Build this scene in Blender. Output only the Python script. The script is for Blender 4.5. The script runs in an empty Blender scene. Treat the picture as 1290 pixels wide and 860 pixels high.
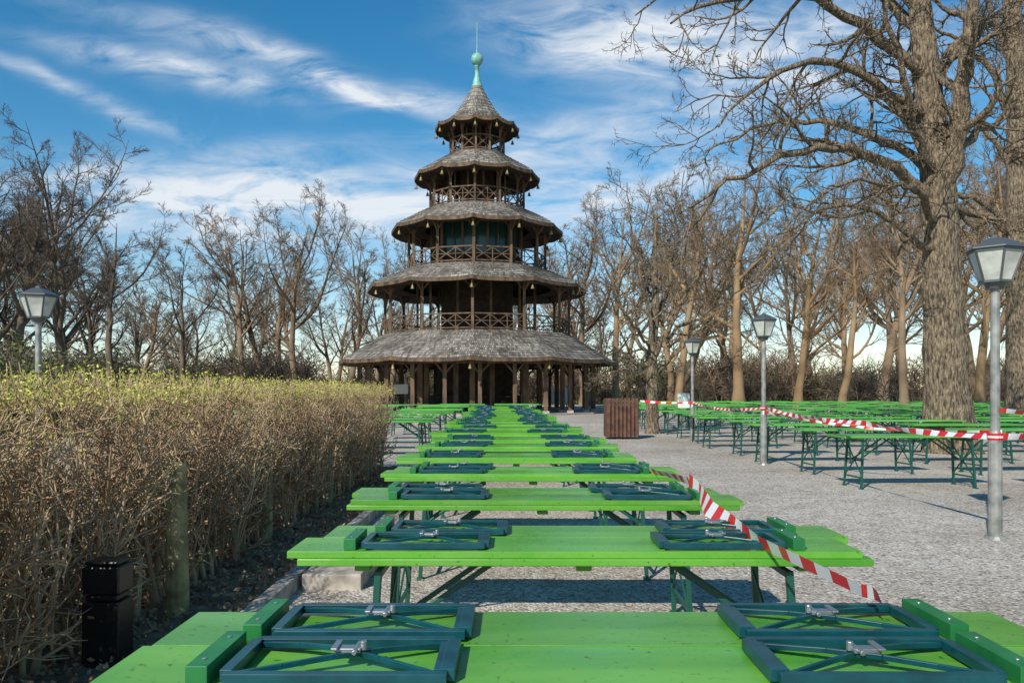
import bpy, math, random
import numpy as np
from mathutils import Vector
random.seed(3); rng=np.random.default_rng(7)
S=bpy.context.scene
F=1003.0; H0=1.4
def W(px,py,d): return ((px-645)/F*d, d, H0+(492-py)/F*d)

# ---------------- materials
def mat(name,col,rough=.7,metal=0,noise=None,bump=None,spec=None,stretch=(1,1,1)):
    """noise=(scale,detail,[dark],[light]) bump=(scale,strength,dist)"""
    m=bpy.data.materials.new(name); m.use_nodes=True; nt=m.node_tree; b=nt.nodes['Principled BSDF']
    b.inputs['Base Color'].default_value=(*col,1); b.inputs['Roughness'].default_value=rough; b.inputs['Metallic'].default_value=metal
    if spec is not None: b.inputs['Specular IOR Level'].default_value=spec
    tc=nt.nodes.new('ShaderNodeTexCoord'); mp=nt.nodes.new('ShaderNodeMapping'); mp.inputs['Scale'].default_value=stretch
    nt.links.new(tc.outputs['Object'],mp.inputs[0])
    if noise:
        n=nt.nodes.new('ShaderNodeTexNoise'); n.inputs['Scale'].default_value=noise[0]; n.inputs['Detail'].default_value=noise[1]
        nt.links.new(mp.outputs[0],n.inputs['Vector'])
        r=nt.nodes.new('ShaderNodeValToRGB'); r.color_ramp.elements[0].position=.35; r.color_ramp.elements[1].position=.65
        r.color_ramp.elements[0].color=(*noise[2],1); r.color_ramp.elements[1].color=(*noise[3],1)
        nt.links.new(n.outputs['Fac'],r.inputs[0]); nt.links.new(r.outputs[0],b.inputs['Base Color'])
    if bump:
        n2=nt.nodes.new('ShaderNodeTexNoise'); n2.inputs['Scale'].default_value=bump[0]; n2.inputs['Detail'].default_value=5
        nt.links.new(mp.outputs[0],n2.inputs['Vector'])
        bp=nt.nodes.new('ShaderNodeBump'); bp.inputs['Strength'].default_value=bump[1]; bp.inputs['Distance'].default_value=bump[2]
        nt.links.new(n2.outputs['Fac'],bp.inputs['Height']); nt.links.new(bp.outputs[0],b.inputs['Normal'])
    return m
def ramp_node(nt,fac,stops):
    r=nt.nodes.new('ShaderNodeValToRGB'); e=r.color_ramp.elements
    e[0].position=stops[0][0]; e[0].color=(*stops[0][1],1); e[1].position=stops[-1][0]; e[1].color=(*stops[-1][1],1)
    for p,c in stops[1:-1]:
        x=e.new(p); x.color=(*c,1)
    nt.links.new(fac,r.inputs[0]); return r

def tablemat(name,a,b_,rough):
    m=mat(name,a,rough,noise=(2.2,7,a,b_),bump=(12,.2,.004),stretch=(.45,2.6,1)); nt=m.node_tree; b=nt.nodes['Principled BSDF']
    oi=nt.nodes.new('ShaderNodeObjectInfo'); tc=nt.nodes.new('ShaderNodeTexCoord')
    n=nt.nodes.new('ShaderNodeTexNoise'); n.noise_dimensions='4D'; n.inputs['Scale'].default_value=2.6; n.inputs['Detail'].default_value=7; n.inputs['Roughness'].default_value=.72
    nt.links.new(tc.outputs['Object'],n.inputs['Vector']); k=nt.nodes.new('ShaderNodeMath'); k.operation='MULTIPLY'; k.inputs[1].default_value=40; nt.links.new(oi.outputs['Random'],k.inputs[0]); nt.links.new(k.outputs[0],n.inputs['W'])
    r=ramp_node(nt,n.outputs['Fac'],[(.35,(rough*.7,)*3),(.68,(min(1,rough*2.1),)*3)]); nt.links.new(r.outputs[0],b.inputs['Roughness'])
    src=b.inputs['Base Color'].links[0].from_socket
    r2=ramp_node(nt,n.outputs['Fac'],[(.45,(0,0,0)),(.75,(.5,.5,.5))])
    mx=nt.nodes.new('ShaderNodeMixRGB'); nt.links.new(r2.outputs[0],mx.inputs[0]); nt.links.new(src,mx.inputs[1]); mx.inputs[2].default_value=(.25,.44,.12,1)
    n3=nt.nodes.new('ShaderNodeTexNoise'); n3.inputs['Scale'].default_value=55; n3.inputs['Detail'].default_value=3; nt.links.new(tc.outputs['Object'],n3.inputs['Vector'])
    r3=ramp_node(nt,n3.outputs['Fac'],[(.26,(.35,.35,.3)),(.36,(1,1,1))])
    mm=nt.nodes.new('ShaderNodeMixRGB'); mm.blend_type='MULTIPLY'; mm.inputs[0].default_value=1; nt.links.new(mx.outputs[0],mm.inputs[1]); nt.links.new(r3.outputs[0],mm.inputs[2])
    hs=nt.nodes.new('ShaderNodeHueSaturation'); nt.links.new(mm.outputs[0],hs.inputs['Color']); mr=nt.nodes.new('ShaderNodeMapRange'); mr.inputs[3].default_value=.85; mr.inputs[4].default_value=1.15
    nt.links.new(oi.outputs['Random'],mr.inputs[0]); nt.links.new(mr.outputs[0],hs.inputs['Value']); nt.links.new(hs.outputs[0],b.inputs['Base Color'])
    return m
M_green=tablemat('green_table_paint',(.065,.28,.022),(.125,.40,.038),.22)
M_green2=tablemat('green_paint_matte',(.05,.29,.04),(.10,.42,.06),.34)
M_batten=mat('batten_green_paint',(.02,.2,.06),.4,noise=(9,4,(.012,.14,.04),(.026,.22,.052)),bump=(40,.2,.003))
M_teal=mat('teal_metal_paint',(.005,.07,.085),.30,noise=(12,3,(.002,.04,.052),(.006,.075,.09)),bump=(60,.1,.002))
M_leg=mat('dark_green_metal',(.008,.08,.055),.4)
M_steel=mat('zinc_latch',(.4,.42,.44),.4,.8)
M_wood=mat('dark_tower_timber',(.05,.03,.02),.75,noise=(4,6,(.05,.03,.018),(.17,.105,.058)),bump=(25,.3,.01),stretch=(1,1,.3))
M_wood_d=mat('shaded_interior_timber',(.02,.014,.01),.9,noise=(3,4,(.02,.014,.01),(.05,.034,.023)))  # interior and underside shade put into a darker timber colour
M_glassd=mat('tower_glazing',(.02,.06,.055),.15)
M_copper=mat('verdigris_copper',(.16,.42,.36),.5,noise=(4,4,(.13,.36,.31),(.26,.5,.43)))
M_bell=mat('bell_bronze',(.30,.22,.09),.4,.5)
M_bark=mat('bark_grey_brown',(.16,.12,.08),.9,noise=(11,9,(.06,.043,.028),(.36,.28,.185)),bump=(16,1.0,.12),stretch=(2,2,.5))
M_bark_t=mat('bark_tan_sunlit',(.2,.13,.07),.9,noise=(.6,4,(.15,.095,.05),(.35,.24,.13)))  # sunlit look of the right-hand trees put into the bark colour
M_bark_d=mat('bark_dark_shaded',(.07,.05,.04),.9,noise=(.8,4,(.06,.045,.035),(.18,.135,.095)))  # shaded look of the left-hand trees put into the bark colour
M_bark_m=mat('bark_mid',(.13,.09,.05),.9,noise=(.7,4,(.11,.075,.047),(.28,.20,.125)))
M_htwig=mat('hedge_twig',(.18,.12,.07),.85,noise=(3,5,(.25,.155,.085),(.58,.43,.25)))
M_bud=mat('spring_leaf',(.22,.28,.04),.6,noise=(2,3,(.30,.33,.05),(.58,.56,.10)))
M_bush=mat('bush_leaf',(.1,.13,.03),.7,noise=(.5,3,(.06,.08,.02),(.15,.17,.04)))
M_litter=mat('leaf_litter',(.14,.08,.04),.85,noise=(6,3,(.17,.09,.045),(.50,.34,.19)))
M_post=mat('mossy_post',(.15,.14,.06),.9,noise=(9,6,(.17,.14,.06),(.44,.38,.18)),bump=(30,.5,.01))
M_black=mat('black_plastic',(.012,.012,.013),.35)
M_conc=mat('kerb_stone',(.3,.28,.25),.85,noise=(8,6,(.25,.22,.19),(.50,.46,.40)),bump=(60,.4,.004))
M_pole=mat('lamp_pole_paint',(.2,.22,.22),.45,.3,noise=(8,5,(.19,.20,.19),(.38,.38,.35)),bump=(40,.15,.003))
M_cap=mat('lamp_cap_metal',(.12,.13,.13),.4,.4)
M_lglass=mat('lamp_frosted_glass',(.5,.53,.50),.2,noise=(5,3,(.40,.42,.38),(.68,.70,.65)))
M_red=mat('tape_red',(.65,.015,.02),.35); M_white=mat('tape_white',(.8,.8,.8),.35)
M_bin=mat('brown_slats',(.10,.045,.03),.6,noise=(6,4,(.07,.03,.02),(.14,.065,.04)))
M_sign=mat('white_board',(.75,.75,.74),.5)

def gravel():
    m=bpy.data.materials.new('gravel'); m.use_nodes=True; nt=m.node_tree; b=nt.nodes['Principled BSDF']; b.inputs['Roughness'].default_value=.95
    tc=nt.nodes.new('ShaderNodeTexCoord')
    def N(s,d=4,r=.6):
        n=nt.nodes.new('ShaderNodeTexNoise'); n.inputs['Scale'].default_value=s; n.inputs['Detail'].default_value=d; n.inputs['Roughness'].default_value=r; nt.links.new(tc.outputs['Object'],n.inputs['Vector']); return n
    v=nt.nodes.new('ShaderNodeTexVoronoi'); v.inputs['Scale'].default_value=52; nt.links.new(tc.outputs['Object'],v.inputs['Vector'])
    sp=nt.nodes.new('ShaderNodeSeparateColor'); nt.links.new(v.outputs['Color'],sp.inputs[0])
    r1=ramp_node(nt,sp.outputs[0],[(0,(.18,.16,.135)),(.3,(.42,.385,.34)),(.8,(.60,.56,.50)),(1,(.78,.74,.68))])
    r2=ramp_node(nt,N(.35,5).outputs['Fac'],[(.3,(.70,.65,.59)),(.6,(1,.99,.97))])
    r3=ramp_node(nt,N(3,5,.7).outputs['Fac'],[(.3,(.78,.75,.71)),(.55,(1,1,1))])
    a=nt.nodes.new('ShaderNodeMixRGB'); a.blend_type='MULTIPLY'; a.inputs[0].default_value=1; nt.links.new(r1.outputs[0],a.inputs[1]); nt.links.new(r2.outputs[0],a.inputs[2])
    c=nt.nodes.new('ShaderNodeMixRGB'); c.blend_type='MULTIPLY'; c.inputs[0].default_value=1; nt.links.new(a.outputs[0],c.inputs[1]); nt.links.new(r3.outputs[0],c.inputs[2])
    nt.links.new(c.outputs[0],b.inputs['Base Color'])
    bp=nt.nodes.new('ShaderNodeBump'); bp.inputs['Strength'].default_value=.9; bp.inputs['Distance'].default_value=.014
    nt.links.new(v.outputs['Distance'],bp.inputs['Height']); bp.invert=True; nt.links.new(bp.outputs[0],b.inputs['Normal'])
    return m
M_gravel=gravel()
M_soil=mat('soil',(.09,.06,.04),.95,noise=(5,8,(.14,.095,.06),(.32,.24,.155)),bump=(30,.8,.03))
M_lawn=mat('park_grass',(.08,.11,.03),.95,noise=(.3,8,(.07,.095,.025),(.16,.15,.055)),bump=(20,.6,.05))

def roofmat():
    m=bpy.data.materials.new('wood_shingles'); m.use_nodes=True; nt=m.node_tree; b=nt.nodes['Principled BSDF']; b.inputs['Roughness'].default_value=.6
    uv=nt.nodes.new('ShaderNodeUVMap'); uv.uv_map='UVMap'
    v=nt.nodes.new('ShaderNodeTexBrick'); v.inputs['Scale'].default_value=1; v.inputs['Brick Width'].default_value=.13; v.inputs['Row Height'].default_value=.22
    v.inputs['Mortar Size'].default_value=.010; v.inputs['Color1'].default_value=(.13,.12,.105,1); v.inputs['Color2'].default_value=(.47,.45,.41,1); v.inputs['Mortar'].default_value=(.05,.04,.03,1)
    nt.links.new(uv.outputs[0],v.inputs['Vector'])
    tc=nt.nodes.new('ShaderNodeTexCoord'); n=nt.nodes.new('ShaderNodeTexNoise'); n.inputs['Scale'].default_value=.9; n.inputs['Detail'].default_value=8; nt.links.new(tc.outputs['Object'],n.inputs['Vector'])
    r=ramp_node(nt,n.outputs['Fac'],[(.3,(.42,.38,.32)),(.62,(1.0,.98,.95))])
    a=nt.nodes.new('ShaderNodeMixRGB'); a.blend_type='MULTIPLY'; a.inputs[0].default_value=1; nt.links.new(v.outputs['Color'],a.inputs[1]); nt.links.new(r.outputs[0],a.inputs[2]); nt.links.new(a.outputs[0],b.inputs['Base Color'])
    bp=nt.nodes.new('ShaderNodeBump'); bp.inputs['Strength'].default_value=.6; bp.inputs['Distance'].default_value=.03; nt.links.new(v.outputs['Color'],bp.inputs['Height']); nt.links.new(bp.outputs[0],b.inputs['Normal'])
    return m
M_roof=roofmat()

# ---------------- mesh helpers
def link(o,parent=None):
    S.collection.objects.link(o)
    if parent: o.parent=parent
    return o
class MB:
    def __init__(s): s.v=[];s.f=[];s.m=[]
    def add(s,vs,fs,m):
        o=len(s.v); s.v+= [tuple(x) for x in vs]; s.f+=[tuple(i+o for i in f) for f in fs]; s.m+=[m]*len(fs)
    def beam(s,p,q,w,h,m=0,up=(0,0,1)):
        p=Vector(p);q=Vector(q); d=(q-p).normalized(); u=Vector(up)
        if abs(d.dot(u))>.98: u=Vector((0,1,0))
        a=d.cross(u).normalized(); b=a.cross(d).normalized()
        vs=[]
        for c in (p,q):
            for i,j in ((-1,-1),(1,-1),(1,1),(-1,1)): vs.append(c+a*(i*w/2)+b*(j*h/2))
        s.add(vs,[(0,3,2,1),(4,5,6,7),(0,1,5,4),(1,2,6,5),(2,3,7,6),(3,0,4,7)],m)
    def box(s,c,sz,m=0): s.beam((c[0]-sz[0]/2,c[1],c[2]),(c[0]+sz[0]/2,c[1],c[2]),sz[1],sz[2],m)
    def cyl(s,p,q,r1,r2,n=10,m=0):
        p=Vector(p);q=Vector(q); d=(q-p).normalized(); u=Vector((0,0,1)) if abs(d.z)<.95 else Vector((1,0,0))
        a=d.cross(u).normalized(); b=a.cross(d)
        vs=[]
        for c,r in ((p,r1),(q,r2)):
            for i in range(n):
                t=2*math.pi*i/n; vs.append(c+a*(r*math.cos(t))+b*(r*math.sin(t)))
        fs=[(i,(i+1)%n,n+(i+1)%n,n+i) for i in range(n)]+[tuple(range(n))[::-1],tuple(range(n,2*n))]
        s.add(vs,fs,m)
    def lathe(s,prof,n,m=0,c=(0,0),rot=0):
        vs=[];fs=[]
        for r,z in prof:
            for i in range(n):
                t=2*math.pi*i/n+rot; vs.append((c[0]+r*math.cos(t),c[1]+r*math.sin(t),z))
        for k in range(len(prof)-1):
            for i in range(n): fs.append((k*n+i,k*n+(i+1)%n,(k+1)*n+(i+1)%n,(k+1)*n+i))
        s.add(vs,fs,m)
    def mesh(s,name,mats,smooth=False):
        me=bpy.data.meshes.new(name); me.from_pydata(s.v,[],s.f); me.polygons.foreach_set('material_index',s.m)
        for x in mats: me.materials.append(x)
        if smooth: me.polygons.foreach_set('use_smooth',[True]*len(s.f))
        me.update(); return me
    def obj(s,name,mats,loc=(0,0,0),parent=None,smooth=False,bev=0):
        o=bpy.data.objects.new(name,s.mesh(name,mats,smooth)); o.location=loc; link(o,parent)
        if bev: addbev(o,bev)
        return o
def addbev(o,w):
    b=o.modifiers.new('bev','BEVEL'); b.width=w; b.segments=2; b.limit_method='ANGLE'
def npmesh(name,V,Fq,mats,mi=None,smooth=False):
    me=bpy.data.meshes.new(name); nf=len(Fq)
    me.vertices.add(len(V)); me.vertices.foreach_set('co',V.astype(np.float32).ravel())
    me.loops.add(nf*4); me.loops.foreach_set('vertex_index',Fq.astype(np.int32).ravel())
    me.polygons.add(nf); me.polygons.foreach_set('loop_start',np.arange(0,nf*4,4,dtype=np.int32)); me.polygons.foreach_set('loop_total',np.full(nf,4,dtype=np.int32))
    for x in mats: me.materials.append(x)
    if mi is not None: me.polygons.foreach_set('material_index',mi.astype(np.int32))
    if smooth: me.polygons.foreach_set('use_smooth',np.ones(nf,dtype=bool))
    me.update(calc_edges=True); me.validate(); return me
def norm(a): return a/np.maximum(np.linalg.norm(a,axis=-1,keepdims=True),1e-9)
class Tubes:
    def __init__(s): s.V=[];s.F=[];s.M=[];s.n=0
    def add(s,P,R,sides,m=0):
        N,k,_=P.shape
        T=np.empty_like(P); T[:,1:-1]=P[:,2:]-P[:,:-2]; T[:,0]=P[:,1]-P[:,0]; T[:,-1]=P[:,-1]-P[:,-2]; T=norm(T)
        D=np.abs(norm(P[:,-1]-P[:,0])); ref=np.eye(3)[np.argmin(D,axis=1)][:,None,:]
        U=norm(np.cross(T,np.broadcast_to(ref,T.shape))); Vv=np.cross(T,U)
        a=np.arange(sides)*2*np.pi/sides
        ring=P[:,:,None,:]+R[:,:,None,None]*(np.cos(a)[None,None,:,None]*U[:,:,None,:]+np.sin(a)[None,None,:,None]*Vv[:,:,None,:])
        base=(np.arange(N)*k*sides)[:,None,None]+(np.arange(k-1)*sides)[None,:,None]; i=np.arange(sides)[None,None,:]; j=(i+1)%sides
        Fq=np.stack([base+i,base+j,base+j+sides,base+i+sides],-1).reshape(-1,4)+s.n
        s.V.append(ring.reshape(-1,3)); s.F.append(Fq); s.M.append(np.full(len(Fq),m)); s.n+=N*k*sides
    def leaves(s,C,size,m):
        N=len(C); a=norm(rng.normal(size=(N,3))); b=norm(np.cross(a,rng.normal(size=(N,3))))
        z=(size*rng.uniform(.6,1.3,N))[:,None]
        V=np.stack([C-a*z,C-b*z*.5,C+a*z,C+b*z*.5],1).reshape(-1,3)
        s.V.append(V); s.F.append(np.arange(N*4).reshape(N,4)+s.n); s.M.append(np.full(N,m)); s.n+=N*4
    def mesh(s,name,mats,smooth=True): return npmesh(name,np.concatenate(s.V),np.concatenate(s.F),mats,np.concatenate(s.M),smooth)
def poly(p0,d0,L,k,wander,trop):
    N=len(p0); P=np.empty((N,k,3)); P[:,0]=p0; d=norm(d0); st=(L/(k-1))[:,None]
    for i in range(1,k):
        P[:,i]=P[:,i-1]+d*st; d=norm(d+rng.normal(size=(N,3))*wander+np.array([0,0,trop]))
    return P
def kids(P,R,m,t0,t1,a0,a1,ratio,k,wander,trop,rr=.6,rtip=.004,fall=.5,Labs=None,rmax=1e9):
    N,kk,_=P.shape; idx=np.repeat(np.arange(N),m); n=N*m
    t=t0+(t1-t0)*((np.tile(np.arange(m),N)+rng.uniform(0,1,n))/m); x=t*(kk-1); i=np.minimum(x.astype(int),kk-2); f=(x-i)[:,None]
    p=P[idx,i]*(1-f)+P[idx,i+1]*f; T=norm(P[idx,i+1]-P[idx,i]); r=R[idx,i]*(1-f[:,0])+R[idx,i+1]*f[:,0]
    pr=norm(np.cross(T,rng.normal(size=(n,3)))); a=np.radians(rng.uniform(a0,a1,n))[:,None]
    d=T*np.cos(a)+pr*np.sin(a)
    Lp=np.linalg.norm(np.diff(P,axis=1),axis=2).sum(1)[idx] if Labs is None else np.full(n,Labs)
    L=Lp*ratio*(1-fall*t)*rng.uniform(.65,1.25,n)
    Q=poly(p,d,L,k,wander,trop); rs=np.minimum(r*rr,rmax); s=np.linspace(0,1,k)[None]
    RQ=np.maximum(rs[:,None]*(1-s)**.8,0)+rtip*1.0; return Q,RQ
def tree_mesh(name,H,mats,seed,spread=.5,fork=.3,rtip=.0075,nl=5,cnt=(8,6,6,3)):
    """forked trunk with several ascending leaders and a wide rounded crown"""
    global rng; rng=np.random.default_rng(seed); R_=np.random.default_rng(seed+999)
    tb=Tubes(); r0=H*.0145
    P=poly(np.zeros((1,3)),np.array([[R_.normal()*.05,R_.normal()*.05,1]]),np.array([H*.80]),12,.07,.07)
    s=np.linspace(0,1,12); R=(r0*(1-s)**.85+rtip*1.5)[None]; R[0,0]*=1.4
    tb.add(P,R,8)
    PL,RL=kids(P,R,nl,fork,.75,24,50,.72,12,.09,.07,.62,rtip*1.2,.45)
    tb.add(PL,RL,6)
    A=np.concatenate([P,PL]); B=np.concatenate([R,RL])
    P1,R1=kids(A,B,cnt[0],.25,1,30,62,spread*.62,8,.11,.06,.45,rtip*1.1,.45)
    lo=P1[:,:,2].min(1)>H*.16; P1=P1[lo];R1=R1[lo]; tb.add(P1,R1,4)
    P2,R2=kids(P1,R1,cnt[1],.15,1,25,55,.5,5,.13,.07,.45,rtip*.8,.4); tb.add(P2,R2,3)
    P3,R3=kids(P2,R2,cnt[2],.1,1,22,55,.58,4,.14,.07,.6,rtip*.5,.35); tb.add(P3,R3,3)
    P4,R4=kids(P3,R3,cnt[3],.1,1,20,50,.75,2,.1,.08,.7,rtip*.4,.3); tb.add(P4,R4,3)
    me=tb.mesh(name,mats); me['top']=float(max(v[:,2].max() for v in tb.V)); return me

# ---------------- ground
def sheet(name,x0,x1,y0,y1,z,m,n=1):
    b=MB(); b.add([(x0,y0,z),(x1,y0,z),(x1,y1,z),(x0,y1,z)],[(0,1,2,3)],0); return b.obj(name,[m])
sheet('ground',-900,900,-60,1500,0,M_gravel)
sheet('lawn',-900,900,78,1500,.004,M_lawn)
sheet('lawn',-400,-16,14,77.9,.004,M_lawn)
sheet('planting_bed',-3.9,-1.62,-1,14.6,.012,M_soil)
kb=MB()
for i in range(14):
    y=1.2+i*.98; kb.box((-1.56,y,.035),(.10,.965,.13))
kb.obj('stone_kerb',[M_conc],bev=.008)
kb=MB(); kb.beam((-1.62,5.6,.05),(-1.62,7.6,.05),.42,.12); kb.obj('stone_slab',[M_conc],loc=(.35,0,0),bev=.01)

# ---------------- tables & benches
TL=2.2; TW=.60
def table_mesh(kind):
    b=MB()
    zt=.745
    b.box((0,-.151,zt),(TL,.298,.028),0); b.box((0,.151,zt),(TL,.298,.028),0)
    for x in (-.86,0,.86): b.box((x,0,.716),(.06,.5,.03),0)
    for sx in (-1,1):
        x=sx*.80
        for sy in (-.23,.23):
            b.beam((x,sy,.70),(x+sx*.04,sy*1.12,.012),.028,.028,1)
            b.box((x+sx*.04,sy*1.12,.008),(.05,.07,.016),1)
        b.beam((x,-.23,.685),(x,.23,.685),.028,.028,1)
        b.beam((x+sx*.03,-.245,.16),(x+sx*.03,.245,.16),.022,.022,1)
        b.beam((x+sx*.004,-.232,.60),(x+sx*.03,.25,.17),.010,.02,1)
        b.beam((x-sx*.004,.232,.60),(x+sx*.02,-.25,.17),.010,.02,1)
        for sy in (-.10,.10):
            b.beam((x+sx*.0,sy,.40),(sx*.36,sy,.70),.014,.022,1)
        b.beam((x,-.22,.40),(x,.22,.40),.02,.02,1)
    return b.mesh('beer_table',[M_green if kind else M_green2,M_leg])
def bench_mesh():
    b=MB(); z0=0; th=.026; w=.29
    b.box((0,0,th/2),(TL,w,th),0)
    for sx in (-1,1):
        b.box((sx*.865,0,th+.022),(.046,.245,.042),1)
        xa=sx*.81; xb=sx*.345; z=th+.018; hw=.118
        b.beam((xa,-hw,z),(xb,-hw,z),.024,.022,2); b.beam((xa,hw,z),(xb,hw,z),.024,.022,2)
        b.beam((xa,-hw+.013,z),(xa,hw-.013,z),.026,.023,2)
        b.beam((xb,-hw+.013,z+.001),(xb,hw-.013,z+.001),.030,.027,2)
        b.box((xb+sx*.02,0,z+.002),(.02,.19,.016),2)
        for sy in (-1,1):
            pts=[(xa-sx*.015,sy*.10,z),(sx*.70,sy*.070,z+.008),(sx*.60,sy*.028,z+.014),(sx*.50,-sy*.03,z+.010),(xb+sx*.03,-sy*.095,z)]
            for p,q in zip(pts,pts[1:]): b.beam(p,(q[0],q[1],q[2]),.009,.012,2)
        b.box((sx*.575,0,z+.022),(.060,.030,.010),3); b.cyl((sx*.555,-.035,z+.024),(sx*.555,.035,z+.024),.006,.006,8,3); b.box((sx*.60,0,z+.030),(.014,.062,.005),3)
        b.cyl((sx*.54,0,z+.02),(sx*.54,0,z+.040),.008,.008,8,3)
        for sy in (-.075,.075):
            b.cyl((sx*.865,sy,th+.043),(sx*.865,sy,th+.0455),.006,.006,8,3)
    return b.mesh('folded_bench',[M_green,M_batten,M_teal,M_steel])
ME_T=table_mesh(1); ME_T2=table_mesh(0); ME_B=bench_mesh()
def put(me,name,loc,rz=0,bev=0):
    o=bpy.data.objects.new(name,me); o.location=loc; o.rotation_euler=(0,0,rz); link(o)
    if bev: addbev(o,bev)
    return o
xc=[.21,.28,.175,.16,.04]
for n in range(22):
    d=1.62+1.415*n; x=xc[n] if n<5 else .04-.03*(n-5)+random.uniform(-.14,.14)
    rz=random.uniform(-.012,.012) if n else 0
    if n>4: d+=random.uniform(-.12,.12)
    put(ME_T,'beer_table',(x,d+.3,0),rz,.004 if n<6 else 0)
    for k,sy in enumerate((-.149,.149)):
        off=[(0,.012),(-.04,.03),(.02,-.03),(-.03,.02)][n%4][k] if n else (0,.02)[k]
        put(ME_B,'folded_bench',(x+off,d+.3+sy,.7605),rz+random.uniform(-.006,.006),.004 if n<6 else 0)
def field(x0,x1,dx,y0,y1,dy,rz=0,skip=.05,j=.14):
    x=x0
    while x<=x1:
        y=y0
        while y<=y1:
            if random.random()>skip: put(ME_T2,'beer_table',(x+random.uniform(-j,j),y+random.uniform(-j,j),0),rz+random.uniform(-.05,.05))
            y+=dy
        x+=dx
field(5.75,22,2.9,11.6,34,2.0,.05)
field(7,30,3.0,36,50,2.6,-.03)
field(-2.9,-2.8,3,17,38,2.0)
field(-7.5,2.6,2.6,37.5,41,1.8,0,.1)
field(-8.5,-5.5,2.7,24,36,2.0)

# ---------------- tower
DT=52.0; XT=-2.28; n12=12
tower=bpy.data.objects.new('chinese_pagoda_tower',None); tower.location=(XT,DT,0); link(tower)
ROT=0
def ang(i): return 2*math.pi*i/n12+ROT
def roof(name,re,ze,rt,zt,courses,pw=1.5,lift=.22,poly_k=8,rnd=.45):
    V=[];Fc=[];UV=[]
    nseg=n12*poly_k
    def ringpt(j,t,dz=0,dr=0):
        j=j%nseg
        a=2*math.pi*j/nseg+ROT; fr=(j%poly_k)/poly_k; am=(fr-.5)*2*math.pi/n12
        r=re+(rt-re)*t+dr; rp=r*math.cos(math.pi/n12)/math.cos(am)
        rp=rp*(1-rnd)+r*rnd
        c=abs(fr-.5)*2
        z=ze+(zt-ze)*(t**pw)*1.0+dz+lift*(c**3)*(1-t)**2.5
        jit=(math.sin(j*12.9+int(t*40)*7.7)*.5)*.03
        return (rp*math.cos(a),rp*math.sin(a),z+jit)
    rings=[]
    for c in range(courses):
        t0=c/courses;t1=(c+1)/courses
        rings.append((t0,.05)); rings.append((t1,.0))
    rows=[]
    for t,dz in rings:
        rows.append(len(V))
        for j in range(nseg): V.append(ringpt(j,t,dz))
    for k in range(len(rows)-1):
        for j in range(nseg):
            Fc.append((rows[k]+j,rows[k]+(j+1)%nseg,rows[k+1]+(j+1)%nseg,rows[k+1]+j))
            r=re; u0=2*math.pi*j/nseg*r; u1=2*math.pi*(j+1)/nseg*r; v0=(k//2)*.22+(0 if k%2==0 else .20); v1=v0+(.20 if k%2==0 else .02)
            UV+= [(u0,v0),(u1,v0),(u1,v1),(u0,v1)]
    me=bpy.data.meshes.new(name); me.from_pydata(V,[],Fc); me.materials.append(M_roof); uv=me.uv_layers.new(name='UVMap'); uv.data.foreach_set('uv',[x for p in UV for x in p]); me.update()
    o=bpy.data.objects.new(name,me); link(o,tower)
    b=MB()
    for j in range(nseg):
        p=Vector(ringpt(j,0,-.02)); q=Vector(ringpt(j+1,0,-.02))
        b.add([p+Vector((0,0,.06)),q+Vector((0,0,.06)),q-Vector((0,0,.14)),p-Vector((0,0,.14))],[(0,1,2,3)],0)
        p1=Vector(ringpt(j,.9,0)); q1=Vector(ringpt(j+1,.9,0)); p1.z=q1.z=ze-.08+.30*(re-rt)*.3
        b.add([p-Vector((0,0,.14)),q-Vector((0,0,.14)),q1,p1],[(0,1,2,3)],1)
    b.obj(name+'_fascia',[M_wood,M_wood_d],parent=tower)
    b=MB()
    for i in range(n12):
        e=Vector(ringpt(i*poly_k,0,0)); c=(e.x*.97,e.y*.97)
        b.cyl((c[0],c[1],e.z-.1),(c[0],c[1],e.z-.42),.012,.012,5,0)
        b.lathe([(.02,e.z-.40),(.06,e.z-.44),(.08,e.z-.55),(.12,e.z-.64)],10,0,c=c)
    b.obj(name+'_bells',[M_bell],parent=tower)
roof('roof_ground',9.0,3.16,6.15,4.95,13,.95,.10)
roof('roof_second',7.15,7.80,4.6,9.1,11,.85,.12)
roof('roof_third',5.6,11.6,3.15,13.05,10,.85,.12)
roof('roof_fourth',4.1,15.1,1.85,16.62,9,.9,.12)
roof('roof_top',2.75,18.35,.28,21.3,14,1.7,.16)
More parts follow.
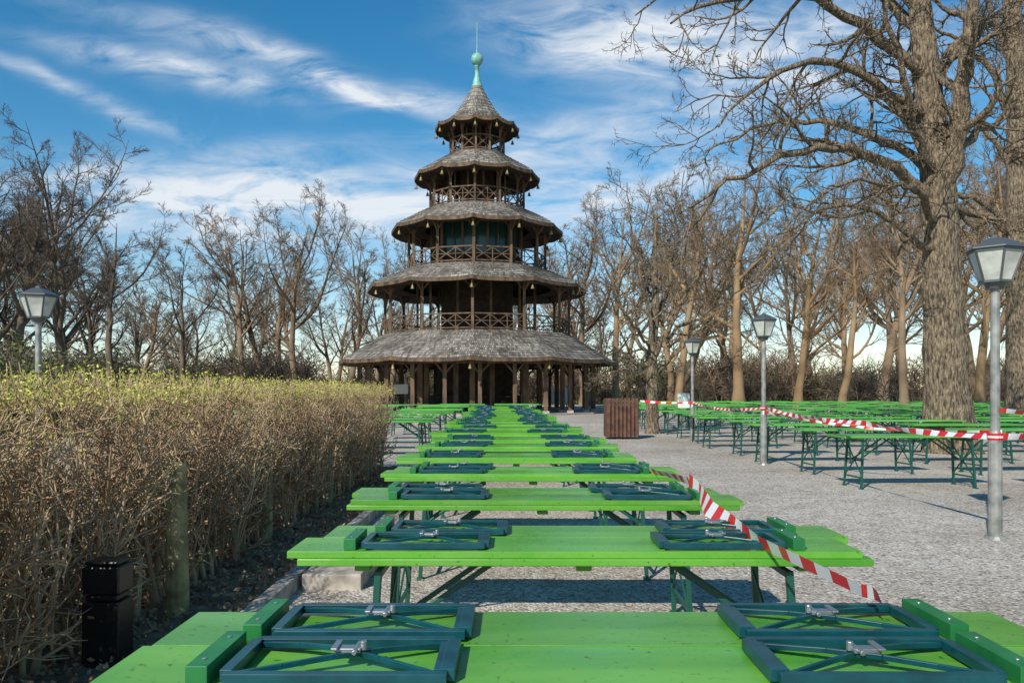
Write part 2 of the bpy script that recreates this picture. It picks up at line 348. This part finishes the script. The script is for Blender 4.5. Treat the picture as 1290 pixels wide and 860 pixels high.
def storey(name,r,zf,zc,rin,bays=2,glaz=False,lw=.16):
    b=MB()
    b.lathe([(r+.12,zf-.16),(r+.12,zf),(0.01,zf)],n12,0,rot=ROT); b.lathe([(0.01,zf-.161),(r+.118,zf-.161)],n12,1,rot=ROT)
    P=[(r*math.cos(ang(i)),r*math.sin(ang(i))) for i in range(n12)]
    for i in range(n12):
        p=P[i];q=P[(i+1)%n12]
        b.beam((p[0],p[1],zf),(p[0],p[1],zc),lw,lw,0)
        def L(t): return (p[0]+(q[0]-p[0])*t,p[1]+(q[1]-p[1])*t)
        for h,w in ((.95,.08),(.12,.07)):
            b.beam((*L(.02),zf+h),(*L(.98),zf+h),.07,w,0)
        b.beam((*L(.0),zc-.25),(*L(1),zc-.25),.12,.2,0)
        for k in range(bays):
            a=L(k/bays);c=L((k+1)/bays)
            b.beam((*a,zf+.14),(*c,zf+.92),.035,.05,0); b.beam((*c,zf+.14),(*a,zf+.92),.032,.05,0)
            b.beam((*a,zf),(*a,zf+.92),.06,.06,0)
            if lw>.13: b.beam((*a,zf+.53),(*c,zf+.53),.03,.04,0)
        for t0,t1 in ((0,.16),(1,.84)):
            b.beam((*L(t0),zc-.85),(*L(t1),zc-.3),.07,.08,0)
        o=(p[0]*1.13,p[1]*1.13); b.beam((p[0],p[1],zc-.9),(o[0],o[1],zc-.15),.08,.09,0)
    for i in range(n12):
        a=ang(i+.5); x,y=rin*math.cos(a),rin*math.sin(a)
        b.beam((x,y,zf),(x,y,zc),lw*.9,lw*.9,0)
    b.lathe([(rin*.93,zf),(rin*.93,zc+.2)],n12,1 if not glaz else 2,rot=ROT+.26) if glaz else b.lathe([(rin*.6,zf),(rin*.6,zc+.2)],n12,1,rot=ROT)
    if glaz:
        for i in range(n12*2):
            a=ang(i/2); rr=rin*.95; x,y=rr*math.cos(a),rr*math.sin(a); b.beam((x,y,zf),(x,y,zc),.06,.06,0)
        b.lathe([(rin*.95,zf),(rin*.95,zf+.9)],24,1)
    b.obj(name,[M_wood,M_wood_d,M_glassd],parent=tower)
storey('second_storey',6.0,4.95,8.15,3.9,3)
storey('third_storey',4.45,9.12,11.95,3.0,2,True)
storey('fourth_storey',3.05,13.07,15.45,1.9,2,False,.14)
storey('fifth_storey',1.75,16.66,18.7,.9,1,False,.12)
b=MB()
for rr,nn,off,w in ((7.6,24,.25,.22),(6.2,12,0,.3),(4.2,12,.5,.3)):
    for i in range(nn):
        a=2*math.pi*(i+off)/nn; x,y=rr*math.cos(a),rr*math.sin(a)
        b.beam((x,y,.1),(x,y,3.5),w,w,0); b.box((x,y,.12),(w+.16,w+.16,.24),2)
        if rr>7:
            a2=2*math.pi*(i+1+off)/nn; x2,y2=rr*math.cos(a2),rr*math.sin(a2)
            b.beam((x,y,3.05),(x2,y2,3.05),.14,.24,0)
            b.beam((x,y,2.35),(x+(x2-x)*.28,y+(y2-y)*.28,2.95),.09,.1,0); b.beam((x2,y2,2.35),(x+(x2-x)*.72,y+(y2-y)*.72,2.95),.09,.1,0)
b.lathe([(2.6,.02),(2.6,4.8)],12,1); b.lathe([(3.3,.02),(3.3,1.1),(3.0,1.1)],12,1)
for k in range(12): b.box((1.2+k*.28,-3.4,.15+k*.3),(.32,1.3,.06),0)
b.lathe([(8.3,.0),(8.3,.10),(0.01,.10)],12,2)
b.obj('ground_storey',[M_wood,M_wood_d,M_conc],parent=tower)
b=MB(); b.lathe([(.36,21.2),(.30,21.45),(.16,21.9),(.12,22.5),(.2,22.55),(.1,22.6),(.14,22.62)],12,0)
b.lathe([(.4*math.sin(t*math.pi/10)+.001,23.0-.42*math.cos(t*math.pi/10)) for t in range(11)],16,0)
b.lathe([(.07,23.4),(.03,23.8),(.02,25.4),(.001,25.45)],8,0)
b.obj('copper_spire',[M_copper],parent=tower,smooth=True)

# ---------------- lamps
def lamp_mesh():
    b=MB()
    b.cyl((0,0,0),(0,0,.95),.062,.062,14,0); b.cyl((0,0,0),(0,0,.03),.10,.09,14,0); b.cyl((0,0,.95),(0,0,1.02),.062,.045,14,0)
    b.cyl((0,0,1.0),(0,0,2.36),.043,.040,14,0); b.cyl((0,0,2.36),(0,0,2.42),.075,.10,14,1)
    n=6; zb=2.43; zt=2.72; rb=.135; rt=.235
    b.lathe([(rb,zb),(rt,zt)],n,2)
    for i in range(n):
        a=2*math.pi*i/n; a2=2*math.pi*(i+1)/n
        b.beam((rb*math.cos(a),rb*math.sin(a),zb),(rt*math.cos(a),rt*math.sin(a),zt),.018,.018,1)
        for r,z in ((rb,zb),(rt,zt)): b.beam((r*math.cos(a),r*math.sin(a),z),(r*math.cos(a2),r*math.sin(a2),z),.02,.022,1)
    b.lathe([(.01,zb-.01),(rb+.01,zb-.01)],n,1)
    b.lathe([(rt-.01,zt+.005),(rt+.035,zt+.012),(rt+.03,zt+.025),(.09,zt+.115),(.05,zt+.12),(.03,zt+.15),(.001,zt+.155)],n,1)
    return b.mesh('street_lamp',[M_pole,M_cap,M_lglass])
ME_L=lamp_mesh()
LP=[(4.58,7.55),(4.77,15.1),(4.96,21.9),(-6.66,11.2)]
for x,y in LP: put(ME_L,'street_lamp',(x,y,0),.3)

# ---------------- tapes
def tape(pts,width=.075,seg=.2,twist=0,name='barrier_tape',sag=.0,w2=None):
    pts=[Vector(p) for p in pts]; b=MB(); dist=0
    samp=[]
    for a,c in zip(pts,pts[1:]):
        n=max(2,int((c-a).length/.04))
        for i in range(n):
            t=i/n; p=a.lerp(c,t); p.z-=sag*4*t*(1-t)*(c-a).length; samp.append(p)
    samp.append(pts[-1])
    vs=[];fs=[];ms=[]
    for i,p in enumerate(samp):
        d=(samp[min(i+1,len(samp)-1)]-samp[max(i-1,0)]).normalized(); u=Vector((0,0,1)); sd=d.cross(u).normalized(); up=sd.cross(d)
        wd=width if w2 is None else width+(w2-width)*i/len(samp)
        th=twist*math.sin(dist*2.2)+.15*math.sin(dist*5); w=up*math.cos(th)+sd*math.sin(th)
        vs+= [p-w*wd/2,p+w*wd/2]
        if i:
            fs.append((2*i-2,2*i,2*i+1,2*i-1)); dist+=(p-samp[i-1]).length; ms.append(int(dist/seg)%2)
    b.v=[tuple(v) for v in vs]; b.f=fs; b.m=ms; return b.obj(name,[M_red,M_white])
tape([W(868,606,4.75),W(880,618,4.55),W(893,640,3.95),W(960,684,3.05),W(1085,743,2.18)],.10,.12,-.45,sag=.0,w2=.035)
tape([W(1085,743,2.18),W(1100,746,2.10),W(1108,752,2.04)],.035,.05,1.2)
tape([W(815,592,6.1),W(850,600,5.2),W(868,606,4.75)],.05,.11,.8)
def lp(i,z,dx=0): return (LP[i][0]+dx,LP[i][1]-.07,z)
tape([lp(0,.97),(4.6,10.5,.98),lp(1,1.08)],.065,.16,.9,sag=.012)
tape([lp(0,.97),(6.4,8.3,.98),(9,9,1.0)],.065,.16,.6,sag=.01)
tape([lp(0,1.22),(6.4,8.6,1.2),(9,9.5,1.2)],.045,.16,.6,sag=.02)
tape([lp(1,1.08),lp(2,1.08)],.06,.18,.8,sag=.015)
tape([lp(2,1.08),(3.6,23.2,1.12)],.06,.18,.8,sag=.02)
tape([lp(1,1.0),(5.6,12.6,.82),(7.2,11.7,.80)],.05,.16,.9,sag=.01)
for x,y,z,r in ((LP[0][0],LP[0][1],.97,.05),(LP[1][0],LP[1][1],1.08,.05)):
    b=MB()
    for q in range(3): b.lathe([(.066+.002*q,z-.035+.02*q),(.068+.002*q,z-.012+.02*q)],14,q%2,c=(x,y))
    b.obj('barrier_tape',[M_red,M_white])
# ---------------- bin enclosure
b=MB()
for i in range(8):
    b.box((-.40+i*.115,-.4,.62),(.085,.03,1.12),0); b.box((-.40+i*.115,.4,.62),(.085,.03,1.12),0)
    b.box((-.45,-.35+i*.1,.62),(.03,.075,1.12),0); b.box((.45,-.35+i*.1,.62),(.03,.075,1.12),0)
for z in (.2,1.05):
    b.box((0,-.375,z),(.9,.03,.06),1); b.box((0,.375,z),(.9,.03,.06),1)
b.box((0,0,.5),(.6,.6,.9),1)
b.obj('bin_enclosure',[M_bin,M_wood_d],loc=(3.2,23.4,0))
b=MB(); b.box((0,0,.15),(.19,.16,.30),0); b.box((0,0,.32),(.165,.14,.03),0); b.box((0,0,.41),(.19,.16,.14),0); b.box((0,0,.495),(.17,.14,.02),0); b.cyl((0,0,-.02),(0,0,.0),.12,.12,12,0)
b.obj('black_bollard_light',[M_black],loc=(-2.08,4.1,.03),bev=.008)
for y in (4.95,7.4,9.9,12.4):
    b=MB(); b.cyl((0,0,-.05),(random.uniform(-.02,.02),0,.95),.075,.062,12,0); b.obj('hedge_post',[M_post],loc=(-2.08 if y<5 else -2.3,y,0),smooth=False,bev=.006)
for px,py,d,w,h in ((505,490,50,.9,.6),(861,505,30,.45,.6),(703,498,60,1.6,1.1)):
    x,y,z=W(px,py,d); b=MB(); b.box((0,0,z),(w,.05,h),0); b.beam((-w*.4,.03,0),(-w*.4,.03,z),.06,.06,1); b.beam((w*.4,.03,0),(w*.4,.03,z),.06,.06,1); b.obj('notice_board',[M_sign,M_leg],loc=(x,y,0))

# ---------------- hedge
rng=np.random.default_rng(11)
tb=Tubes(); N=560
x=np.where(rng.random(N)<.6,rng.uniform(-2.62,-2.24,N),rng.uniform(-3.5,-2.6,N)); y=rng.uniform(1.7,14.2,N)
p0=np.stack([x,y,np.zeros(N)],1); d0=np.stack([rng.normal(0,.12,N),rng.normal(0,.25,N),np.ones(N)],1)
P=poly(p0,d0,rng.uniform(1.0,1.4,N),8,.11,.08); s=np.linspace(0,1,8)[None]; R=rng.uniform(.006,.021,N)[:,None]*(1-s*.75)
P[:,:,2]=np.minimum(P[:,:,2],1.36+.04*np.sin(P[:,:,1]*3))
tb.add(P,R,6)
P1,R1=kids(P,R,9,.06,1,25,75,.40,5,.15,.07,.55,.0028,.3)
def clampH(Q):
    Q[:,:,0]=np.minimum(Q[:,:,0],-2.08+.07*np.sin(Q[:,:,1]*4.1)+.05*np.sin(Q[:,:,2]*9)+rng.normal(0,.02,Q.shape[:2])); Q[:,:,0]=np.maximum(Q[:,:,0],-3.65)
    Q[:,:,1]=np.minimum(Q[:,:,1],14.35)
    lim=1.37+.05*np.sin(Q[:,:,1]*3.3)+.03*np.sin(Q[:,:,0]*7+Q[:,:,1]*11); Q[:,:,2]=np.where(Q[:,:,2]>lim,lim+(Q[:,:,2]-lim)*.3,Q[:,:,2]); return Q
clampH(P1); tb.add(P1,R1,4)
P2,R2=kids(P1,R1,4,.2,1,30,75,.5,3,.14,.10,.7,.0021,.3); clampH(P2); tb.add(P2,R2,3)
tips=P2[:,-1]
pr=np.clip((tips[:,2]-1.08)/.3,0.04,1)
sel=tips[rng.random(len(tips))<pr*.8]
rep=np.repeat(sel,3,axis=0)+rng.normal(0,.018,(len(sel)*3,3)); tb.leaves(rep,.011,1)
n=3600; q=np.stack([rng.uniform(-3.5,-2.12,n),rng.uniform(2,14.3,n),np.full(n,1.30)],1)
P3=poly(q,np.stack([rng.normal(0,.3,n),rng.normal(0,.3,n),np.ones(n)],1),rng.uniform(.06,.24,n),3,.1,.1); tb.add(P3,np.full((n,3),.0022),3)
l=np.repeat(P3[:,1:].reshape(-1,3),4,axis=0); tb.leaves(l+rng.normal(0,.02,l.shape),.011,1)
o=bpy.data.objects.new('hedge',tb.mesh('hedge',[M_htwig,M_bud])); link(o)
tb=Tubes(); n=12000; C=np.stack([rng.uniform(-3.6,-1.6,n),rng.uniform(2,14.4,n),rng.uniform(.015,.05,n)],1); tb.leaves(C,.026,0)
n=900; C=np.stack([-1.6+np.abs(rng.normal(0,1.6,n)),rng.uniform(2,16,n),np.full(n,.01)],1); tb.leaves(C,.013,0)
o=bpy.data.objects.new('leaf_litter',tb.mesh('leaf_litter',[M_litter],False)); link(o)

# ---------------- hero tree
def resample(pts,k):
    pts=np.array(pts,float); dd=np.r_[0,np.cumsum(np.linalg.norm(np.diff(pts,axis=0),axis=1))]
    t=np.linspace(0,dd[-1],k); P=np.stack([np.interp(t,dd,pts[:,i]) for i in range(3)],1)
    for _ in range(2): P[1:-1]=(P[:-2]+2*P[1:-1]+P[2:])/4
    return P
def hero(name,trunk,limbs,cnt,seed,mt,mtl=None):
    global rng; rng=np.random.default_rng(seed); tb=Tubes()
    A=[];B=[]
    for L,r0,r1 in [(trunk,None,None)]+limbs:
        pts=[W(*q) for q in L]; k=16; P=resample(pts,k)
        if r0 is None:
            rr=np.interp(np.linspace(0,1,k),[0,.04,.12,.5,.8,1],mt)
            k2=50; P_=resample(pts,k2); rr_=np.interp(np.linspace(0,1,k2),[0,.04,.12,.5,.8,1],mt)*(1+.04*rng.normal(size=k2)); tb.add(P_[None],rr_[None],20)
            # bark relief on the trunk rings
            V=tb.V[-1].reshape(k2,20,3); c=P_[:,None,:]; a=np.arange(20)
            rel=1+.05*np.sin(a*2*np.pi*5/20+1.3)[None,:,None]+.04*rng.normal(size=(1,20,1))+.025*rng.normal(size=(k2,20,1))
            tb.V[-1]=(c+(V-c)*rel).reshape(-1,3)
        else:
            P[1:-1]+=rng.normal(0,.05,(k-2,3))
            rr=np.linspace(r0,r1,k)*(1+.05*rng.normal(size=k)); tb.add(P[None],rr[None],9)
        A.append(P);B.append(rr)
    LP_=np.array(A[1:]);LR=np.array(B[1:])
    Pt,Rt=kids(np.array(A[:1]),np.array(B[:1]),8,.55,1,35,70,.22,10,.14,.06,.4,.006,.2); tb.add(Pt,Rt,6)
    P1,R1=kids(LP_,LR,cnt[0],.15,1,30,75,.30,9,.17,.035,.5,.005,.3); tb.add(P1,R1,5)
    for PP,RR in ((P1,R1),(Pt,Rt)):
        P2,R2=kids(PP,RR,cnt[1],.15,1,30,70,.5,6,.2,.05,.55,.004,.3); tb.add(P2,R2,4)
        P3,R3=kids(P2,R2,cnt[2],.15,1,25,65,.6,5,.22,.09,.6,.0035,.3); tb.add(P3,R3,3)
        P4,R4=kids(P3,R3,3,.3,1,25,60,.55,3,.2,.15,.8,.0035,.3); tb.add(P4,R4,3)
    o=bpy.data.objects.new(name,tb.mesh(name,[mtl or M_bark])); link(o); return o
D=18
trunk=[(1196,576,D),(1194,560,D),(1190,480,D),(1186,380,D),(1183,300,D),(1179,220,D),(1172,150,D),(1165,90,D),(1160,30,D),(1150,-60,D),(1130,-160,D)]
limbs=[
 ([(1181,250,D),(1206,170,17.6),(1216,90,17.3),(1228,0,17),(1240,-100,17)],.24,.08),
 ([(1181,255,D),(1140,218,17.6),(1095,192,17),(1040,178,16.4),(985,200,15.8),(925,222,15.4),(868,262,15)],.15,.025),
 ([(1180,230,D),(1130,180,18.4),(1080,165,19),(1020,150,19.5),(950,160,20),(890,190,20.4)],.12,.02),
 ([(1172,150,D),(1120,118,17.5),(1070,80,17),(1010,75,16.5),(950,110,16),(905,160,15.6)],.12,.02),
 ([(1166,100,D),(1110,50,17.6),(1050,5,17),(980,-15,16.4),(900,5,15.8),(845,30,15.2)],.14,.02),
 ([(1160,40,D),(1110,-10,18.5),(1040,-50,19),(950,-60,19.5),(850,-20,20),(800,20,20)],.12,.02),
 ([(1186,320,D),(1140,300,17.5),(1100,262,17),(1040,258,16.5),(985,290,16),(950,330,16)],.09,.015),
 ([(1186,270,D),(1225,262,18.2),(1262,290,18.4),(1300,330,18.6)],.11,.02),
 ([(1183,200,D),(1230,165,18.5),(1290,140,19),(1350,170,19.4)],.12,.02),
 ([(1170,120,D),(1195,60,18.6),(1250,20,19),(1310,-10,19.4)],.12,.02),
 ([(1181,235,D),(1150,150,17),(1130,60,16.4),(1100,-40,16)],.12,.03),
 ([(1183,290,D),(1165,240,16.8),(1120,232,15.8),(1070,225,15.2),(1030,250,14.8)],.09,.015),
]
hero('chestnut_tree',trunk,limbs,(9,5,4),5,[.66,.50,.44,.33,.22,.10])
D=27
t2=[(1290,512,D),(1288,500,D),(1286,420,D),(1284,330,D),(1283,240,D),(1282,150,D),(1278,60,D),(1270,-40,D),(1262,-140,D)]
l2=[([(1284,300,D),(1240,250,26.5),(1190,240,26),(1140,262,25.6),(1090,290,25)],.13,.02),
 ([(1283,240,D),(1250,170,27),(1200,140,27.4),(1130,150,28)],.13,.02),
 ([(1282,170,D),(1250,90,27),(1200,40,26.5),(1130,20,26)],.14,.02),
 ([(1283,260,D),(1320,200,27),(1370,150,27.4)],.16,.03),
 ([(1280,100,D),(1250,20,27),(1230,-80,26.5)],.14,.03),
 ([(1285,330,D),(1250,320,26),(1200,330,25.6),(1160,370,25)],.10,.02)]
hero('chestnut_tree',t2,l2,(8,5,4),9,[.6,.5,.46,.36,.26,.12])
D=26
t3=[(822,548,D),(822,540,D),(821,500,D),(821,470,D),(822,430,D),(826,380,D),(824,320,D),(828,270,D)]
l3=[([(821,488,D),(800,455,25.6),(775,440,25.3),(750,445,25)],.07,.012),
 ([(821,480,D),(845,450,26),(872,425,26.3),(905,415,26.5)],.07,.012),
 ([(822,465,D),(800,420,26.2),(775,370,26.5),(762,300,26.7)],.08,.012),
 ([(822,455,D),(850,400,25.6),(880,340,25.4),(905,270,25)],.08,.012),
 ([(823,440,D),(812,370,25.4),(795,300,25),(790,230,25)],.08,.012),
 ([(824,420,D),(845,350,26.5),(856,270,27),(862,215,27)],.08,.012),
 ([(821,475,D),(790,465,27),(765,470,27.6),(745,480,28)],.05,.01),
 ([(824,430,D),(880,400,27),(930,370,28),(960,340,28)],.07,.012),
 ([(823,440,D),(790,400,24.6),(770,360,24),(750,350,23.6)],.06,.012)]
hero('young_chestnut_tree',t3,l3,(8,5,4),14,[.28,.22,.2,.14,.09,.04])
# ---------------- background woods
VD=[tree_mesh('wood_d%d'%i,16,[M_bark_d],100+i,fork=(.22,.34,.28,.4)[i],nl=(5,4,6,4)[i],spread=(.5,.6,.45,.55)[i]) for i in range(4)]
VT=[tree_mesh('wood_t%d'%i,16,[M_bark_t],200+i,fork=(.25,.35,.3,.2)[i],nl=(5,4,6,5)[i],spread=(.5,.6,.5,.55)[i]) for i in range(4)]
VM=[tree_mesh('wood_m%d'%i,16,[M_bark_m],300+i,fork=(.3,.24,.36)[i],nl=(5,6,4)[i],spread=(.5,.55,.6)[i]) for i in range(3)]
for x,y,k,s in ((3.2,-3.8,1,.9),):
    o=bpy.data.objects.new('bare_tree',VM[k]); o.location=(x,y,0); o.scale=(s,)*3; o.rotation_euler=(0,0,k*2.1); link(o)
woods=bpy.data.objects.new('distant_woodland',None); link(woods)
last=[None]
def plant(px,top,d,V,wide=1):
    h=1.4+(492-top)/F*d; v=random.choice([q for q in V if q is not last[0]]); last[0]=v
    o=bpy.data.objects.new('bare_tree',v); o.location=((px-645)/F*d,d,0); s=h/v['top']
    o.scale=(s*wide*random.uniform(.9,1.15),s*wide*random.uniform(.9,1.15),s); o.rotation_euler=(random.uniform(-.04,.04),random.uniform(-.04,.04),random.uniform(0,6.28)); link(o,woods)
sky=[(-150,60),(0,140),(50,150),(100,205),(150,230),(185,290),(230,300),(290,250),(340,235),(390,235),(440,255),(490,270),(560,290),(640,290),(690,255),(740,255),(800,215),(860,180),(920,165),(970,190),(1030,200),(1080,190),(1130,150),(1200,110),(1300,90),(1450,60)]
def topat(px): return float(np.interp(px,[a for a,_ in sky],[b for _,b in sky]))
for px,top,d,V in [(-60,105,38,VD),(15,128,40,VD),(80,155,44,VD),(140,235,50,VD),(375,228,62,VM),(310,248,70,VM),(440,260,74,VM),(225,308,58,VD),(490,275,80,VM),
   (690,258,78,VM),(740,248,72,VM),(775,232,64,VT),(855,175,54,VT),(930,160,56,VT),(1005,190,60,VT),(1060,185,50,VT),(1140,160,42,VM),(1235,105,44,VT),(1310,90,44,VT)]:
    plant(px,top,d,V,1.1)
for row,(d,dt,st) in enumerate(((78,35,105),(98,60,75),(124,75,55))):
    px=-220
    while px<1520:
        V=VD if px<200 else (VM if px<740 else VT)
        if random.random()<.3: V=VM
        plant(px,topat(px)+dt+random.uniform(-15,50),d+random.uniform(-6,6),V,1.25)
        px+=random.uniform(.6,1.4)*st
def shrub(name,leafy,seed,m):
    global rng; rng=np.random.default_rng(seed); tb=Tubes(); n=45
    P=poly(rng.normal(0,.9,(n,3))*[1,1,0],np.stack([rng.normal(0,.35,n),rng.normal(0,.35,n),np.ones(n)],1),rng.uniform(2,3.6,n),6,.12,.03); R=np.linspace(.03,.01,6)[None]*np.ones((n,1)); tb.add(P,R,3)
    P1,R1=kids(P,R,7,.15,1,25,60,.45,4,.2,.04,.7,.008,.3); tb.add(P1,R1,3)
    P2,R2=kids(P1,R1,4,.15,1,25,60,.5,3,.2,.04,.8,.008,.3); tb.add(P2,R2,3)
    if leafy: l=np.repeat(P2[:,-1],2,axis=0); tb.leaves(l+rng.normal(0,.08,l.shape),.09,1)
    return tb.mesh(name,[m,M_bush])
SH=[shrub('shrub_a',True,1,M_bark_d),shrub('shrub_b',False,2,M_bark_d),shrub('shrub_c',False,3,M_bark_m)]
und=bpy.data.objects.new('woodland_undergrowth',None); link(und)
for d,st in ((66,6.0),(86,4.5),(116,4.0)):
    x=-d*.85
    while x<d*.85:
        px=645+x/d*F
        if not(d==66 and 400<px<800):
            o=bpy.data.objects.new('shrub',SH[0] if (px<330 and random.random()<.65) or random.random()<.15 else SH[1] if px<700 or random.random()<.4 else SH[2]); o.location=(x,d+random.uniform(-5,5),0); s=random.uniform(.4,1.35)*(1+ (d-58)/90); o.scale=(s*1.3,s*1.3,s); o.rotation_euler=(0,0,random.uniform(0,6)); link(o,und)
        x+=st*random.uniform(.5,1.4)
for px,d in ((-20,24),(10,26),(30,30),(60,34),(-60,22)):
    o=bpy.data.objects.new('shrub',SH[0]); o.location=((px-645)/F*d,d,0); o.scale=(1,1,.8); link(o,und)

# ---------------- light & sky
el=math.radians(38); az=math.radians(210)
sd=Vector((math.sin(az)*math.cos(el),math.cos(az)*math.cos(el),math.sin(el)))
L=bpy.data.lights.new('sun','SUN'); L.energy=5.0; L.angle=math.radians(.5); L.color=(1,.93,.82)
lo=bpy.data.objects.new('sun',L); lo.rotation_euler=(-sd).to_track_quat('-Z','Y').to_euler(); link(lo)
w=bpy.data.worlds.new('World'); S.world=w; w.use_nodes=True; nt=w.node_tree; nt.nodes.clear()
out=nt.nodes.new('ShaderNodeOutputWorld'); bg=nt.nodes.new('ShaderNodeBackground'); bg.inputs[1].default_value=.13
sk=nt.nodes.new('ShaderNodeTexSky'); sk.sky_type='NISHITA'; sk.sun_disc=False; sk.sun_elevation=el; sk.sun_rotation=az; sk.ozone_density=2; sk.air_density=1.0; sk.dust_density=.1
hs=nt.nodes.new('ShaderNodeHueSaturation'); hs.inputs['Saturation'].default_value=1.4; hs.inputs['Hue'].default_value=.49; nt.links.new(sk.outputs[0],hs.inputs['Color']); nt.links.new(hs.outputs[0],bg.inputs[0])
tc=nt.nodes.new('ShaderNodeTexCoord'); sx=nt.nodes.new('ShaderNodeSeparateXYZ'); nt.links.new(tc.outputs['Generated'],sx.inputs[0])
def m_(op,a,b=None,c=None,clamp=False):
    n=nt.nodes.new('ShaderNodeMath'); n.operation=op; n.use_clamp=clamp
    for i,v in enumerate((a,b,c)):
        if v is None: continue
        if isinstance(v,(int,float)): n.inputs[i].default_value=v
        else: nt.links.new(v,n.inputs[i])
    return n.outputs[0]
Y=m_('MAXIMUM',m_('ABSOLUTE',sx.outputs[1]),.05); U=m_('DIVIDE',sx.outputs[0],Y); Vv=m_('DIVIDE',sx.outputs[2],Y)
cb=nt.nodes.new('ShaderNodeCombineXYZ'); nt.links.new(U,cb.inputs[0]); nt.links.new(Vv,cb.inputs[1])
def noise(scale,detail,sc,rot=0,rough=.6,dist=0):
    mp=nt.nodes.new('ShaderNodeMapping'); mp.inputs['Scale'].default_value=sc; mp.inputs['Rotation'].default_value=(0,0,rot); nt.links.new(cb.outputs[0],mp.inputs[0])
    n=nt.nodes.new('ShaderNodeTexNoise'); n.inputs['Scale'].default_value=scale; n.inputs['Detail'].default_value=detail; n.inputs['Roughness'].default_value=rough; n.inputs['Distortion'].default_value=dist; nt.links.new(mp.outputs[0],n.inputs['Vector']); return n
wn=noise(3.2,3,(1,1,1)); ws=nt.nodes.new('ShaderNodeSeparateColor'); nt.links.new(wn.outputs['Color'],ws.inputs[0])
Uw=m_('ADD',U,m_('MULTIPLY',m_('SUBTRACT',ws.outputs[0],.5),.16)); Vw=m_('ADD',Vv,m_('MULTIPLY',m_('SUBTRACT',ws.outputs[1],.5),.10))
streaks=[(210,95,-14,115,13,1.1),(400,100,-16,185,16,1.2),(100,118,-22,140,9,.7),(790,48,-8,120,38,1.4),(320,258,-3,210,34,1.9),(720,185,12,210,26,.6),(1010,70,8,170,70,.9),(740,245,5,170,30,1.1),(490,135,-25,90,10,.7),(150,215,5,260,12,.4)]
tot=None
for px,py,an,ln,wd,st in streaks:
    u0=(px-645)/F; v0=(492-py)/F; a=math.radians(an); ca,sa=math.cos(a),math.sin(a)
    du=m_('SUBTRACT',Uw,u0); dv=m_('SUBTRACT',Vw,v0)
    p=m_('ADD',m_('MULTIPLY',du,ca*F/ln),m_('MULTIPLY',dv,sa*F/ln)); q=m_('ADD',m_('MULTIPLY',du,-sa*F/wd),m_('MULTIPLY',dv,ca*F/wd))
    e=m_('EXPONENT',m_('MULTIPLY',m_('ADD',m_('MULTIPLY',p,p),m_('MULTIPLY',q,q)),-.7)); e=m_('MULTIPLY',e,st)
    tot=e if tot is None else m_('ADD',tot,e)
n1=noise(9,7,(1,3.2,1),.22,.62,.6); n2=noise(2.2,6,(1,2.6,1),-.2,.62,.8)
f1=m_('MULTIPLY',m_('SUBTRACT',n1.outputs['Fac'],.32),2.6,clamp=True)
cl=m_('MULTIPLY',tot,f1)
base=m_('MULTIPLY',m_('SUBTRACT',n2.outputs['Fac'],.60),1.3,clamp=True)
haze=m_('MULTIPLY',m_('SUBTRACT',.25,Vv),1.8,clamp=True)
cl=m_('ADD',cl,m_('MULTIPLY',base,.6)); cl=m_('ADD',cl,m_('MULTIPLY',haze,.8)); cl=m_('MINIMUM',cl,.95)
up=m_('MULTIPLY',sx.outputs[2],30,clamp=True); cl=m_('MULTIPLY',cl,up)
bc=nt.nodes.new('ShaderNodeBackground'); bc.inputs[0].default_value=(.86,.91,.97,1); bc.inputs[1].default_value=.95
mx=nt.nodes.new('ShaderNodeMixShader'); nt.links.new(cl,mx.inputs[0]); nt.links.new(bg.outputs[0],mx.inputs[1]); nt.links.new(bc.outputs[0],mx.inputs[2]); nt.links.new(mx.outputs[0],out.inputs[0])

# ---------------- camera
c=bpy.data.cameras.new('camera'); c.lens=28; c.sensor_width=36; c.shift_y=62/1290; c.clip_end=3000; c.clip_start=.05
co=bpy.data.objects.new('camera',c); co.location=(0,0,H0); co.rotation_euler=(math.radians(90),0,0); link(co); S.camera=co
S.view_settings.view_transform='Standard'; S.view_settings.look='None'; S.view_settings.exposure=0
